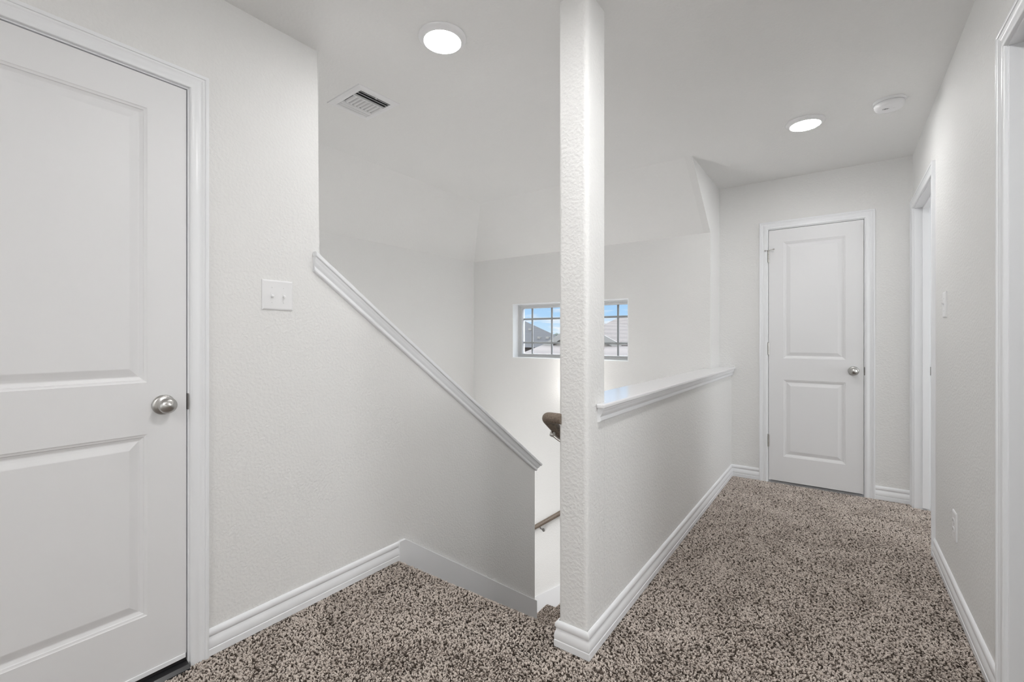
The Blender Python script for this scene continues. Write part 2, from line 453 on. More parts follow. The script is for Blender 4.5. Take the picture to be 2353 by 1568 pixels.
# ------------------------------------------------------------------ baseboards, skirts, caps
BB = [(0, 0), (.0135, 0), (.0138, .0235), (.0130, .0246), (.0110, .0258), (.0122, .0275), (.0130, .031), (.0132, .038), (.0127, .045), (.0113, .052),
      (.0090, .058), (.0072, .063), (.0064, .0665), (.0078, .0692), (.0101, .0722), (.0111, .077), (.0108, .083), (.0094, .0885), (.0065, .0925), (.003, .095), (0, .095)]
def baseboard(name, path, flip, lab):
    return struct(MB().sweep([(x, y, 0) for x, y in path], BB, (0, 0, 1), flip).build(name, M['trim'], smooth=28), lab, 'baseboard')
CO = .063                                      # casing: reveal plus width
baseboard('baseboard_left', [(XL, JL1 + CO), (XL, 1.585)], True, 'white moulded baseboard under the double switch')
baseboard('baseboard_half', [(XCL, YN + .012), (XCL, YCF), (XC, YCF), (XC, YE), (JE0 - CO, YE)], True, 'white moulded baseboard wrapping the pillar and half wall')
baseboard('baseboard_back', [(JE1 + CO, YE), (XR - .012, YE)], True, 'short white baseboard right of the end door')
baseboard('baseboard_right', [(XR, R2Y1 + CO), (XR, R1Y0 - CO)], False, 'white moulded baseboard under the outlet')

SK = -RISE / RUN
def sk_z(y): return .098 + SK * (y - 1.628)
m = MB().prism([(1.585, FZ - .3), (1.585, .094), (1.590, .0985), (1.628, .098), (YKE + .001, sk_z(YKE + .001)), (YKE + .001, sk_z(YKE) - .32), (1.9, -.5)], 'x', XL, XL + .016)
struct(m.build('trim_1', M['trim'], bevel=.0025), 'flat white skirt board sloping down the knee wall', 'trim')
def sk2(x): return -1.354 + .735 * (x + 2.36)
m = MB().prism([(XSL, sk2(XSL)), (-1.3, sk2(-1.3)), (-1.3, ZL - .05), (XSL, sk2(XSL) - .7)], 'y', YW - .016, YW)
struct(m.build('trim_2', M['trim'], bevel=.0025), 'flat white skirt board rising along the window wall', 'trim')

# crown-like moulding under both caps: (out, down from board)
MP = [(0, 0), (.023, 0), (.0232, -.004), (.0215, -.008), (.0195, -.0115), (.0195, -.0135), (.0185, -.0175), (.0155, -.0225), (.0125, -.026),
      (.0112, -.029), (.0128, -.0315), (.0142, -.036), (.0132, -.041), (.0095, -.0445), (0, -.046)]
MP = [(a, b * 1.15) for a, b in MP]
# half wall cap
HT = .917
t4 = thing('trim_4', (XC, YCB, HT)); struct(t4, 'white glossy ledge capping the half wall', 'ledge')
y0c = 1.575
board = [(XC + .032, y0c), (XC + .032, YE), (XRET, YE), (XRET, YW), (XCL - .032, YW), (XCL - .032, YCB + .0), (XC + .0005, YCB + .0), (XC + .0005, y0c)]
M['ledge'] = plain('ledge_gloss_paint', (.80, .80, .815), .16)
MB().prism(board, 'z', HT - .018, HT).build('ledge_board', M['ledge'], t4, bevel=.005)
MB().sweep([(XC, y0c + .012, HT - .018), (XC, YE, HT - .018)], MP, (0, 0, 1), True).build('ledge_moulding', M['trim'], t4, smooth=28)
MB().sweep([(XCL, YCB, HT - .018), (XCL, YW, HT - .018)], MP, (0, 0, 1), False).build('ledge_moulding', M['trim'], t4, smooth=28)
# sloping cap on the knee wall: built flat along +y, then tipped
t3 = thing('trim_3', (XL, YKE, cap_z(YKE))); struct(t3, 'white moulded cap sloping down the knee wall', 'stair cap')
R = Matrix.Rotation(-ang, 4, 'X')
def tipped(mb):
    o = Vector((0, 1.110, 1.546)); q = []
    for p in mb.v:
        p = Vector(p)
        if p.y < slen(YLE) + .04: p.y -= p.z * math.tan(ang)      # plumb cut at the upper end
        q.append(tuple(R @ p + o))
    mb.v = q; return mb
def slen(y): return (y - 1.110) / math.cos(ang)
S0, SE, SWE = 0., slen(2.974), slen(2.917) - .02
xl, xr = XL - WT, XL
sw0 = slen(YLE) + .012
bd = [(xr + .032, S0), (xr + .032, SE), (xl - .032, SE), (xl - .032, sw0), (xr + .0005, sw0), (xr + .0005, S0)]
tipped(MB().prism(bd, 'z', -.018, 0)).build('cap_board', M['trim'], t3, bevel=.0045)
tipped(MB().sweep([(xr, S0 + .003, -.018), (xr, SE - .034, -.018), (xl, SE - .034, -.018), (xl, sw0, -.018)], MP, (0, 0, 1), True)).build('cap_moulding', M['trim'], t3, smooth=28)

# ------------------------------------------------------------------ doors
CP = [(0, 0), (.0060, 0), (.0092, .0012), (.0112, .0035), (.0122, .0075), (.0124, .012), (.0118, .0165), (.0106, .0205), (.0086, .0245), (.0078, .0285), (.0082, .033),
      (.0100, .0375), (.0122, .0412), (.0130, .0436), (.0130, .0446), (.0122, .0452), (.0150, .0462), (.0168, .049), (.0172, .053), (.0162, .0568), (.0135, .058), (0, .058)]
def casing(parent, P, name='door_casing'):
    """P: U-shaped path of the casing's inner edge (bottom, top, top, bottom); profile grows outwards"""
    A, B, Cc, D = [Vector(p) for p in P]
    nrm = casing.n
    # plane normal = out of wall; 'out' of the sweep = away from the opening
    prof = [(b, a) for a, b in CP]
    t = (B - A).normalized(); side = Vector(nrm).cross(t); inward = (D - A)
    return MB().sweep(P, prof, nrm, side.dot(inward) > 0).build(name, M['trim'], parent, smooth=28)

def slab_mesh(w, h, t, panels, fr):
    """moulded two-panel slab: u across, v up, front face at depth 0; fr maps (u, v, d) to the world"""
    mb = MB()
    us = sorted({0, w, *[q for p in panels for q in (p[0], p[1])]}); vs = sorted({0, h, *[q for p in panels for q in (p[2], p[3])]})
    def inpan(u, v): return any(p[0] < u < p[1] and p[2] < v < p[3] for p in panels)
    for i in range(len(us) - 1):
        for j in range(len(vs) - 1):
            if inpan((us[i] + us[i + 1]) / 2, (vs[j] + vs[j + 1]) / 2): continue
            mb.add([fr(us[i], vs[j], 0), fr(us[i + 1], vs[j], 0), fr(us[i + 1], vs[j + 1], 0), fr(us[i], vs[j + 1], 0)], [(0, 1, 2, 3)])
    rings = [(0, 0), (.002, .0015), (.006, .0028), (.0085, .0032), (.0105, .0062), (.016, .0085), (.0195, .0098), (.0225, .0098), (.030, .0078), (.044, .0034), (.047, .0026), (.049, .0024)]
    for u0, u1, v0, v1 in panels:
        b = len(mb.v); n = len(rings)
        for o, d in rings: mb.v += [tuple(fr(u0 + o, v0 + o, -d)), tuple(fr(u1 - o, v0 + o, -d)), tuple(fr(u1 - o, v1 - o, -d)), tuple(fr(u0 + o, v1 - o, -d))]
        for i in range(n - 1):
            for k in range(4):
                k2 = (k + 1) % 4; mb.f.append((b + 4 * i + k, b + 4 * i + k2, b + 4 * i + 4 + k2, b + 4 * i + 4 + k))
        mb.f.append(tuple(b + 4 * (n - 1) + k for k in range(4)))
    mb.add([fr(0, 0, -t), fr(w, 0, -t), fr(w, h, -t), fr(0, h, -t)], [(3, 2, 1, 0)])
    for a, c in (((0, 0), (w, 0)), ((w, 0), (w, h)), ((w, h), (0, h)), ((0, h), (0, 0))):
        mb.add([fr(*a, 0), fr(*c, 0), fr(*c, -t), fr(*a, -t)], [(3, 2, 1, 0)])
    return mb

def build_slab(mb, parent):
    o = mb.build('door_slab', M['door'], parent)
    bm = bmesh.new(); bm.from_mesh(o.data); bmesh.ops.remove_doubles(bm, verts=bm.verts, dist=1e-5); bmesh.ops.recalc_face_normals(bm, faces=bm.faces); bm.to_mesh(o.data); bm.free()
    return o

ROSE = [(0, 0), (.0335, 0), (.0338, .003), (.032, .006), (.026, .0095), (.0195, .012), (.0165, .0135), (0, .0135)]
KNOB = [(.0130, .011), (.0122, .020), (.0135, .0235), (.0185, .0290), (.0240, .0355), (.0262, .0400), (.0268, .0430), (.0262, .0462), (.0238, .0498), (.0190, .0540), (.0125, .0585), (.0065, .0618), (.0025, .0634), (.0008, .0638)]
def brushed(axis):
    m, nt, b = new_mat('brushed_nickel_' + axis.lower())
    b.inputs['Base Color'].default_value = (.52, .51, .495, 1); b.inputs['Metallic'].default_value = 1; b.inputs['Roughness'].default_value = .33
    b.inputs['Anisotropic'].default_value = .8
    t = nt.nodes.new('ShaderNodeTangent'); t.direction_type = 'RADIAL'; t.axis = axis
    nt.links.new(t.outputs[0], b.inputs['Tangent'])
    return m
M['brush_x'], M['brush_y'] = brushed('X'), brushed('Y')
def knob(parent, c, axis):
    mt = M['brush_x'] if abs(axis[0]) > .5 else M['brush_y']
    k = MB().lathe(KNOB, c, axis, 64).build('door_knob', mt, parent, smooth=50, label='brushed nickel knob')
    MB().lathe(ROSE, c, axis, 48).build('rosette', mt, k, smooth=50)

# left door (white, two panels, black sweep)
d1 = thing('door_1', (XL, JL1, 0)); struct(d1, 'large white two-panel door at left with black threshold', 'door')
f = .004
wd = JL1 - JL0 - .007
fr = lambda u, v, d: (XL - .001 + d, JL0 + .0035 + u, .048 + v)
hL = 2.046 - .048
pans = [(.112, wd - .112, 1.016 - .048, 1.937 - .048), (.112, wd - .112, .235 - .048, .843 - .048)]
build_slab(slab_mesh(wd, hL, .035, pans, fr), d1)
m = MB(); m.box(XL - WT, XL, JL1, JL1 + JT, 0, JLT + JT); m.box(XL - WT, XL, JL0 - JT, JL0, 0, JLT + JT); m.box(XL - WT, XL, JL0, JL1, JLT, JLT + JT)
m.box(XL - .075, XL - .040, JL1 - .011, JL1, 0, JLT); m.box(XL - .075, XL - .040, JL0, JL0 + .011, 0, JLT); m.box(XL - .075, XL - .040, JL0, JL1, JLT - .011, JLT)
m.build('door_jamb', M['trim'], d1)
casing.n = (1, 0, 0); r = .005
casing(d1, [(XL, JL0 - r, FZ), (XL, JL0 - r, JLT + r), (XL, JL1 + r, JLT + r), (XL, JL1 + r, FZ)])
knob(d1, (XL - .001, .567, .937), (1, 0, 0))
MB().box(XL - .036, XL + .0025, JL0 + .004, JL1 - .006, .034, .049).build('door_shoe', M['trim'], d1, bevel=.001)
MB().box(XL - .034, XL - .004, JL0 + .004, JL1 - .004, .020, .0345).build('door_sweep', M['rubber'], d1, label='black rubber sweep')
m = MB().prism([(XL - WT, -.012), (XL - WT, .014), (XL - .05, .018), (XL - .005, .018), (XL + .014, .012), (XL + .024, .001), (XL + .026, -.012)], 'y', JL0, JL1 - .0005)
m.build('threshold', M['rubber'], d1, label='black glossy threshold')
m = MB().prism([(.912, 0), (.9155, .0045), (.921, .0062), (.959, .0062), (.9645, .0045), (.968, 0)], 'y', 0, .002)
m.v = [(XL + .0005 + p[1], JL1 - .0035 + p[1] * 0 + p[2], p[0]) for p in m.v]
MB().box(XL - .012, XL + .0012, JL1 - .0008, JL1 + .0045, .911, .969).build('strike_plate', M['dark_nickel'], d1, bevel=.0015, label='dark metal strike plate')

# end door (narrow closet door)
d2 = thing('door_2', (JE0, YE, 0)); struct(d2, 'narrow white two-panel closet door at the end of the hallway', 'door')
we = JE1 - JE0 - .006
fr = lambda u, v, d: (JE0 + .003 + u, YE + .001 - d, .016 + v)
hE = JET - .004 - .016
c = -.467
pans = [(-.364 - c, .036 - c, 1.000 - .016, 1.928 - .016), (-.364 - c, .036 - c, .216 - .016, .829 - .016)]
build_slab(slab_mesh(we, hE, .035, pans, fr), d2)
m = MB(); m.box(JE1, JE1 + JT, YE, YE + WT, 0, JET + JT); m.box(JE0 - JT, JE0, YE, YE + WT, 0, JET + JT); m.box(JE0, JE1, YE, YE + WT, JET, JET + JT)
m.box(JE1 - .011, JE1, YE + .04, YE + .075, 0, JET); m.box(JE0, JE0 + .011, YE + .04, YE + .075, 0, JET); m.box(JE0, JE1, YE + .04, YE + .075, JET - .011, JET)
m.build('door_jamb', M['trim'], d2)
casing.n = (0, -1, 0)
casing(d2, [(JE0 - r, YE, FZ), (JE0 - r, YE, JET + r), (JE1 + r, YE, JET + r), (JE1 + r, YE, FZ)])
knob(d2, (.083, YE + .001, .918), (0, -1, 0))
MB().box(JE1 - .0008, JE1 + .0045, YE - .0012, YE + .012, .889, .949).build('strike_plate', M['dark_nickel'], d2, bevel=.001, label='dark metal strike plate')
for i, z in enumerate((1.822, 1.075, .330)):
    hx, hy = JE0 + .0015, YE - .0045
    hg = MB().lathe([(0, -.0475), (.0062, -.0475), (.0062, -.0165), (.0056, -.016), (.0062, -.0155), (.0062, .0155), (.0056, .016), (.0062, .0165), (.0062, .0475), (0, .0475)], (hx, hy, z), (0, 0, 1), 16).build('hinge', M['nickel'], d2, smooth=40)
    MB().lathe([(0, .0475), (.0045, .0475), (.006, .050), (.0045, .0535), (0, .0545)], (hx, hy, z), (0, 0, 1), 14).build('hinge_pin', M['nickel'], hg, smooth=50)
    if i == 0:
        q = MB().box(hx - .007, hx + .007, hy - .012, hy + .006, z + .0475, z + .0505)
        q.tube([(hx, hy - .008, z + .049), (hx - .020, hy - .018, z + .0475)], .0022, 10).tube([(hx, hy - .008, z + .049), (hx + .036, hy - .020, z + .052)], .0022, 10)
        q.tube([(hx - .018, hy - .017, z + .0477), (hx - .026, hy - .021, z + .047)], .0055, 12).tube([(hx + .034, hy - .0195, z + .0518), (hx + .044, hy - .0225, z + .0525)], .0055, 12)
        q.build('hinge_stop', M['nickel'], hg, smooth=40, label='nickel hinge-pin door stop')

# two open doorways on the right
for n, (a, b), lab in ((3, (R1Y0, R1Y1), 'white cased doorway on the right beside the end wall'), (4, (R2Y0, R2Y1), 'white cased doorway at the right edge, nearest the viewer')):
    d = thing('door_%d' % n, (XR, b, 0)); struct(d, lab, 'doorway')
    m = MB(); m.box(XR, XR + WT, b, b + JT, FZ, RT + JT); m.box(XR, XR + WT, a - JT, a, FZ, RT + JT); m.box(XR, XR + WT, a, b, RT, RT + JT)
    m.build('door_jamb', M['trim'], d, bevel=.0015)
    m = MB(); s0, s1 = XR + .042, XR + .077
    m.box(s0, s1, b - .011, b, .006, RT); m.box(s0, s1, a, a + .011, .006, RT); m.box(s0, s1, a, b, RT - .011, RT)
    m.build('door_stop', M['trim'], d, bevel=.0015)
    casing.n = (-1, 0, 0)
    casing(d, [(XR, a - r, FZ), (XR, a - r, RT + r), (XR, b + r, RT + r), (XR, b + r, FZ)])
    casing.n = (1, 0, 0); w = XR + WT
    casing(d, [(w, a - r, FZ), (w, a - r, RT + r), (w, b + r, RT + r), (w, b + r, FZ)])
    if n == 3: MB().box(XR + .082, XR + .107, b - .0012, b + .001, .91, .968).build('strike_plate', M['dark_nickel'], d, label='dark metal strike plate')

# ------------------------------------------------------------------ window
wn = thing('window_1', (WX0, YW, WZ0)); struct(wn, 'small wide window with prairie grid high on the stair well wall', 'window')
ry = YW + .088
m = MB(); t = .006
m.box(WX0, WX0 + t, YW - .0005, ry, WZ0, WZ1); m.box(WX1 - t, WX1, YW - .0005, ry, WZ0, WZ1); m.box(WX0 + t, WX1 - t, YW - .0005, ry, WZ1 - t, WZ1); m.box(WX0 + t, WX1 - t, YW - .0005, ry, WZ0, WZ0 + t)
m.build('window_reveal', M['reveal'], wn)
GX0, GX1, GZ0, GZ1, gy = -2.728, -1.578, .998, 1.473, YW + .139
def ring(m, o0, o1, ya, yb):
    x0, x1, z0, z1 = WX0 + o0, WX1 - o0, WZ0 + o0, WZ1 - o0; X0, X1, Z0, Z1 = WX0 + o1, WX1 - o1, WZ0 + o1, WZ1 - o1
    m.box(x0, X0, ya, yb, z0, z1); m.box(X1, x1, ya, yb, z0, z1); m.box(X0, X1, ya, yb, Z1, z1); m.box(X0, X1, ya, yb, z0, Z0)
m = MB(); ring(m, .0, .020, ry, YW + .185); m.build('window_frame', M['vinyl'], wn, bevel=.002)
m = MB(); ring(m, .020, .026, ry + .012, YW + .17); ring(m, .026, .043, ry + .022, YW + .165); m.build('window_sash', M['vinyl'], wn, bevel=.002)
m = MB(); gw = .0095
X0, X1, Z0, Z1 = WX0 + .043, WX1 - .043, WZ0 + .043, WZ1 - .043
for x in (-2.632, -2.393, -2.154, -1.916, -1.677): m.box(x - gw, x + gw, gy + .003, gy + .011, Z0, Z1)
for z in (1.360, 1.111): m.box(X0, X1, gy + .0035, gy + .0105, z - gw, z + gw)
m.build('window_grid', M['grid'], wn)
MB().box(X0, X1, gy - .002, gy + .0, Z0, Z1).build('pane', M['glass'], wn)

# ------------------------------------------------------------------ ceiling fittings
lt = thing('ceiling_light', (-1.365, 1.391, ZC), 'round white ceiling light over the stairs beside the vent', 'ceiling light', 'flush round ceiling lights')
c0 = Vector((-1.365, 1.391, ZC))
MB().lathe([(.060, 0), (.100, 0), (.1005, -.004), (.0985, -.008), (.090, -.014), (.082, -.019), (.0785, -.0205), (.0770, -.0195), (.0768, -.010), (.060, -.010)], c0, (0, 0, 1), 64).build('trim_ring', M['plastic'], lt, smooth=40)
MB().lathe([(.0, -.012), (.0766, -.012), (.0766, -.0195), (.070, -.0222), (.050, -.0245), (.025, -.0255), (0, -.026)], c0, (0, 0, 1), 64).build('lens', M['bulb'], lt, smooth=60, label='glowing lens')
l2 = copy_tree(lt); l2.location = (-.165, 3.189, ZC); l2['label'] = 'round white ceiling light in the hallway beside the smoke alarm'
l3 = copy_tree(lt); l3.location = (-.165, .95, ZC); l3['label'] = 'round white ceiling light above the viewpoint'
l4 = copy_tree(lt); l4.location = (-.165, -1.4, ZC); l4['label'] = 'unseen round ceiling light added as fill behind the viewpoint'  # added lamp, out of view, to lift the ambient light
for l, k in ((lt, 'L1'), (l2, 'L2'), (l3, 'L3'), (l4, 'L4')):
    for ch in l.children:
        if ch.name.startswith('lens'):
            ch.data = ch.data.copy(); ch.data.materials[0] = emit('lamp_lens_' + k, (1., .995, .985), POW[k])

sm = thing('smoke_alarm', (.217, 3.168, ZC), 'round white smoke alarm on the hallway ceiling', 'smoke alarm')
c0 = Vector((.217, 3.168, ZC))
MB().lathe([(0, 0), (.0705, 0), (.0715, -.004), (.0705, -.012), (.068, -.0135), (.062, -.0135), (.062, -.018), (0, -.018)], c0, (0, 0, 1), 56).build('mounting_base', M['plastic'], sm, smooth=40)
cov = MB().lathe([(0, -.0155), (.0655, -.0155), (.0665, -.018), (.0655, -.029), (.060, -.0385), (.050, -.0435), (.034, -.0455), (0, -.046)], c0, (0, 0, 1), 56).build('cover', M['plastic'], sm, smooth=50)
m = MB()
for i, (dx, h) in enumerate(((-.018, .004), (-.012, .010), (-.006, .013), (0, .010), (.006, .004))):
    m.box(c0.x - .012 + dx, c0.x - .0088 + dx, c0.y - .018 - h * .6, c0.y - .018 + h * .6, ZC - .0463, ZC - .0452)
m.build('sounder_slot', M['grey_plastic'], cov, label='dark sounder slots')
MB().lathe([(0, -.0455), (.004, -.0455), (.0035, -.0472), (0, -.0475)], c0 + Vector((.018, -.008, 0)), (0, 0, 1), 16).build('test_button', M['plastic'], cov, smooth=40)

vt = thing('ceiling_vent', (-2.094, 1.53, ZC), 'white three-way air register on the stair well ceiling', 'vent')
vx, vy, W2, H2 = -2.094, 1.53, .150, .127
m = MB(); ix, iy = .112, .092; z0, z1 = ZC - .0075, ZC
def fr_ring(m, ax, ay, bx, by, za, zb):
    a = [(-ax, -ay), (ax, -ay), (ax, ay), (-ax, ay)]; b = [(-bx, -by), (bx, -by), (bx, by), (-bx, by)]
    vs = [(vx + p[0], vy + p[1], za) for p in a] + [(vx + p[0], vy + p[1], zb) for p in b]
    m.add(vs, [(i, (i + 1) % 4, 4 + (i + 1) % 4, 4 + i) for i in range(4)])
fr_ring(m, W2, H2, W2 - .002, H2 - .002, ZC, ZC - .004); fr_ring(m, W2 - .002, H2 - .002, W2 - .018, H2 - .018, ZC - .004, ZC - .0085)
fr_ring(m, W2 - .018, H2 - .018, ix, iy, ZC - .0085, ZC - .0085); fr_ring(m, ix, iy, ix - .002, iy, ZC - .0085, ZC)
m.build('vent_frame', M['plastic'], vt)
MB().box(vx - ix + .001, vx + ix - .001, vy - iy + .001, vy + iy - .001, ZC - .0012, ZC - .0006).build('duct_opening', M['duct'], vt, label='dark duct opening')
def vane(length_axis, a, c0_, c1_, lean):
    """curved louvre strip running from c0_ to c1_ at position a, hooked towards +lean"""
    m = MB(); pr = [(0, -.0015), (lean * .002, -.006), (lean * .006, -.010), (lean * .012, -.0125), (lean * .012, -.0115), (lean * .0055, -.0088), (lean * .001, -.0052), (-lean * .001, -.0015)]
    if length_axis == 'y': return m.prism([(a + p, ZC + q) for p, q in pr], 'y', c0_, c1_)
    return m.prism([(a + p, ZC + q) for p, q in pr], 'x', c0_, c1_)
for x in (vx + .104, vx + .083, vx + .062): vane('y', x - .006, vy - iy, vy + iy, 1).build('louvre', M['plastic'], vt, smooth=40)
for x in (vx - .098, vx - .078, vx - .058): vane('y', x, vy - iy, vy + iy, -1).build('louvre', M['plastic'], vt, smooth=40)
MB().box(vx + .0455, vx + .050, vy - iy, vy + iy, ZC - .0105, ZC - .001).build('divider_bar', M['plastic'], vt)
MB().box(vx - .050, vx - .0455, vy - iy, vy + iy, ZC - .0105, ZC - .001).build('divider_bar', M['plastic'], vt)
for i in range(8): vane('x', vy - iy + .012 + i * .0225, vx - .046, vx + .046, 1).build('louvre', M['plastic'], vt, smooth=40)
MB().box(vx + .111, vx + .1125, vy - .004, vy + .004, ZC - .016, ZC - .002).build('lever', M['plastic'], vt)
vt.rotation_euler = (0, 0, math.radians(-2.2))

# ------------------------------------------------------------------ switches and outlet
def frame_plate(m, w, h, t, f):
    b = .006
    q = [(-w / 2, -h / 2), (w / 2, -h / 2), (w / 2, h / 2), (-w / 2, h / 2)]; q2 = [(x - math.copysign(b, x), y - math.copysign(b, y)) for x, y in q]
    q3 = [(x - math.copysign(.0015, x), y - math.copysign(.0015, y)) for x, y in q]
    vs = [f(x, y, 0) for x, y in q] + [f(x, y, .0035) for x, y in q] + [f(x, y, .0045) for x, y in q3] + [f(x, y, t) for x, y in q2]
    fs = [(4 * k + i, 4 * k + (i + 1) % 4, 4 * k + 4 + (i + 1) % 4, 4 * k + 4 + i) for k in range(3) for i in range(4)] + [(12, 13, 14, 15), (3, 2, 1, 0)]
    return m.add(vs, fs)
def toggle(parent, f, u, down):
    s = -1 if down else 1
    m = MB(); hw = .0045
    pr = [(-.0115, .0), (-.0115, .0068), (.0115, .0068), (.0115, 0)]
    m.add([f(u + sx * .0058, y, z) for sx in (-1, 1) for y, z in pr], [(0, 1, 2, 3), (7, 6, 5, 4)] + [(i, (i + 1) % 4, 4 + (i + 1) % 4, 4 + i) for i in range(4)])
    pr = [(s * -.004, .004), (s * .004, .016), (s * .0095, .0165), (s * .0062, .004)]
    m.add([f(u + sx * hw, y, z) for sx in (-1, 1) for y, z in pr], [(0, 1, 2, 3), (7, 6, 5, 4)] + [(i, (i + 1) % 4, 4 + (i + 1) % 4, 4 + i) for i in range(4)])
    return m.build('toggle', M['plastic'], parent, bevel=.0006)
def screw(parent, f, u, v, ax):
    MB().lathe([(0, .003), (.0026, .003), (.0026, .0068), (.0018, .0074), (0, .0075)], f(u, v, 0), ax, 12).build('screw', M['plastic'], parent, smooth=40)
f = lambda u, v, d: (XL + d, .956 + u, 1.341 + v)
sw = thing('light_switch', (XL, .956, 1.341), 'white double toggle switch plate on the left wall beside the stair cap', 'light switch')
frame_plate(MB(), .126, .122, .0062, f).build('switch_plate', M['plastic'], sw, bevel=.0008)
for u in (-.0235, .0245):
    toggle(sw, f, u, True); screw(sw, f, u, .0303, (1, 0, 0)); screw(sw, f, u, -.0303, (1, 0, 0))
f2 = lambda u, v, d: (XR - d, 3.0 - u, 1.325 + v)
sw2 = thing('light_switch', (XR, 3.0, 1.325), 'white single toggle switch plate on the right wall between the doorways', 'light switch')
frame_plate(MB(), .079, .124, .0062, f2).build('switch_plate', M['plastic'], sw2, bevel=.0008)
toggle(sw2, f2, 0, False); screw(sw2, f2, 0, .0303, (-1, 0, 0)); screw(sw2, f2, 0, -.0303, (-1, 0, 0))
f3 = lambda u, v, d: (XR - d, 2.765 - u, .338 + v)
ol = thing('wall_outlet', (XR, 2.765, .338), 'white duplex power outlet low on the right wall', 'outlet')
frame_plate(MB(), .079, .124, .0062, f3).build('outlet_plate', M['plastic'], ol, bevel=.0008)
for v in (.0195, -.0195):
    poly = [(.0165 * math.cos(t) if abs(math.cos(t)) < .98 else .0165 * math.copysign(.98, math.cos(t)), max(-.0125, min(.0125, .0165 * math.sin(t)))) for t in [2 * PI * k / 28 for k in range(28)]]
    m = MB(); n = len(poly)
    m.add([f3(x, v + y, .004) for x, y in poly] + [f3(x, v + y, .0085) for x, y in poly], [tuple(range(n)), tuple(range(2 * n - 1, n - 1, -1))] + [(i, (i + 1) % n, n + (i + 1) % n, n + i) for i in range(n)])
    rc = m.build('receptacle', M['plastic'], ol)
    m = MB()
    for u, hh in ((-.0063, .0042), (.0063, .0034)):
        a = f3(u - .0008, v + .003 - hh, .0083); b = f3(u + .0008, v + .003 + hh, .0089)
        m.box(min(a[0], b[0]), max(a[0], b[0]), min(a[1], b[1]), max(a[1], b[1]), a[2], b[2])
    m.build('slot', M['grey_plastic'], rc)
screw(ol, f3, 0, 0, (-1, 0, 0))

# ------------------------------------------------------------------ handrails
def arc_pts(a, b, c, r, n=8):
    """polyline a-b-c with the corner at b rounded"""
    a, b, c = Vector(a), Vector(b), Vector(c); p = b + (a - b).normalized() * r; q = b + (c - b).normalized() * r
    return [a] + [(p * (1 - t) ** 2 + b * 2 * t * (1 - t) + q * t * t) for t in [k / n for k in range(n + 1)]] + [c]
RX, RY, RZ = -.925, 1.508, .858
dirn = Vector((0, math.cos(ang), -math.sin(ang)))
h1 = thing('handrail', (XCL, RY, RZ), 'brown wooden handrail end beside the pillar above the stairs', 'handrail')
e1 = Vector((RX, RY, RZ)) + dirn * 2.1
MB().tube(arc_pts((XCL + .012, RY, RZ), (RX, RY, RZ), e1, .022, 12), .0205, 32).build('rail', M['wood'], h1, smooth=50)
for s in (.085, 1.0, 1.9):
    b = Vector((RX, RY, RZ)) + dirn * s
    br = MB().lathe([(0, -.0225), (.0095, -.0225), (.0105, -.0245), (.0105, -.037), (.009, -.039), (0, -.039)], b, (0, math.sin(ang), math.cos(ang)), 20)
    q = b - Vector((0, math.sin(ang), math.cos(ang))) * .033
    br.tube([q, q + Vector((.02, .004, -.014)), (XCL - .004, q.y + .01, q.z - .035)], .0055, 12)
    br.lathe([(0, 0), (.017, 0), (.017, .003), (.010, .007), (0, .007)], (XCL, q.y + .01, q.z - .035), (-1, 0, 0), 20)
    br.build('bracket', M['nickel'], h1, smooth=45)
h2 = thing('handrail', (-2.44, YW, -.8), 'brown wooden handrail on the window wall at the lower stairs', 'handrail')
ry2 = YW - .062; sl = .718
def rail2(x): return Vector((x, ry2, -.652 + sl * (x + 2.36)))
MB().tube([rail2(-3.2), rail2(-2.0), rail2(-1.5)], .0215, 20).build('rail', M['wood'], h2, smooth=50)
for x in (-2.425, -1.7):
    b = rail2(x); a2 = math.atan(sl); n2 = Vector((-math.sin(a2), 0, math.cos(a2))); q = b - n2 * .034
    br = MB().lathe([(0, -.0215), (.0095, -.0215), (.0105, -.024), (.0105, -.036), (0, -.038)], b, n2, 18)
    br.tube([q, q + Vector((0, .025, -.014)), (q.x, YW - .004, q.z - .035)], .0055, 12)
    br.lathe([(0, 0), (.017, 0), (.017, .003), (.010, .007), (0, .007)], (q.x, YW, q.z - .035), (0, -1, 0), 18)
    br.build('bracket', M['dark_nickel'], h2, smooth=45)

# wall light under the window, almost wholly behind the pillar
sc = thing('wall_sconce', (-2.02, YW, .60), 'lit wall sconce under the window, hidden behind the pillar', 'wall light')
MB().lathe([(0, 0), (.05, 0), (.05, .008), (.02, .016), (0, .016)], (-2.02, YW, .60), (0, -1, 0), 28).build('backplate', M['dark_nickel'], sc, smooth=40)
MB().tube([(-2.02, YW - .012, .60), (-2.02, YW - .12, .60)], .007, 12).tube([(-2.02, YW - .12, .57), (-2.02, YW - .12, .62)], .012, 14).build('arm', M['dark_nickel'], sc, smooth=40)
MB().lathe([(.025, .02), (.045, .03), (.065, .09), (.075, .19), (.072, .19), (.062, .09), (.042, .033), (.02, .026)], (-2.02, YW - .12, .585), (0, 0, 1), 32).build('glass_shade', M['sconce_glow'], sc, smooth=50)

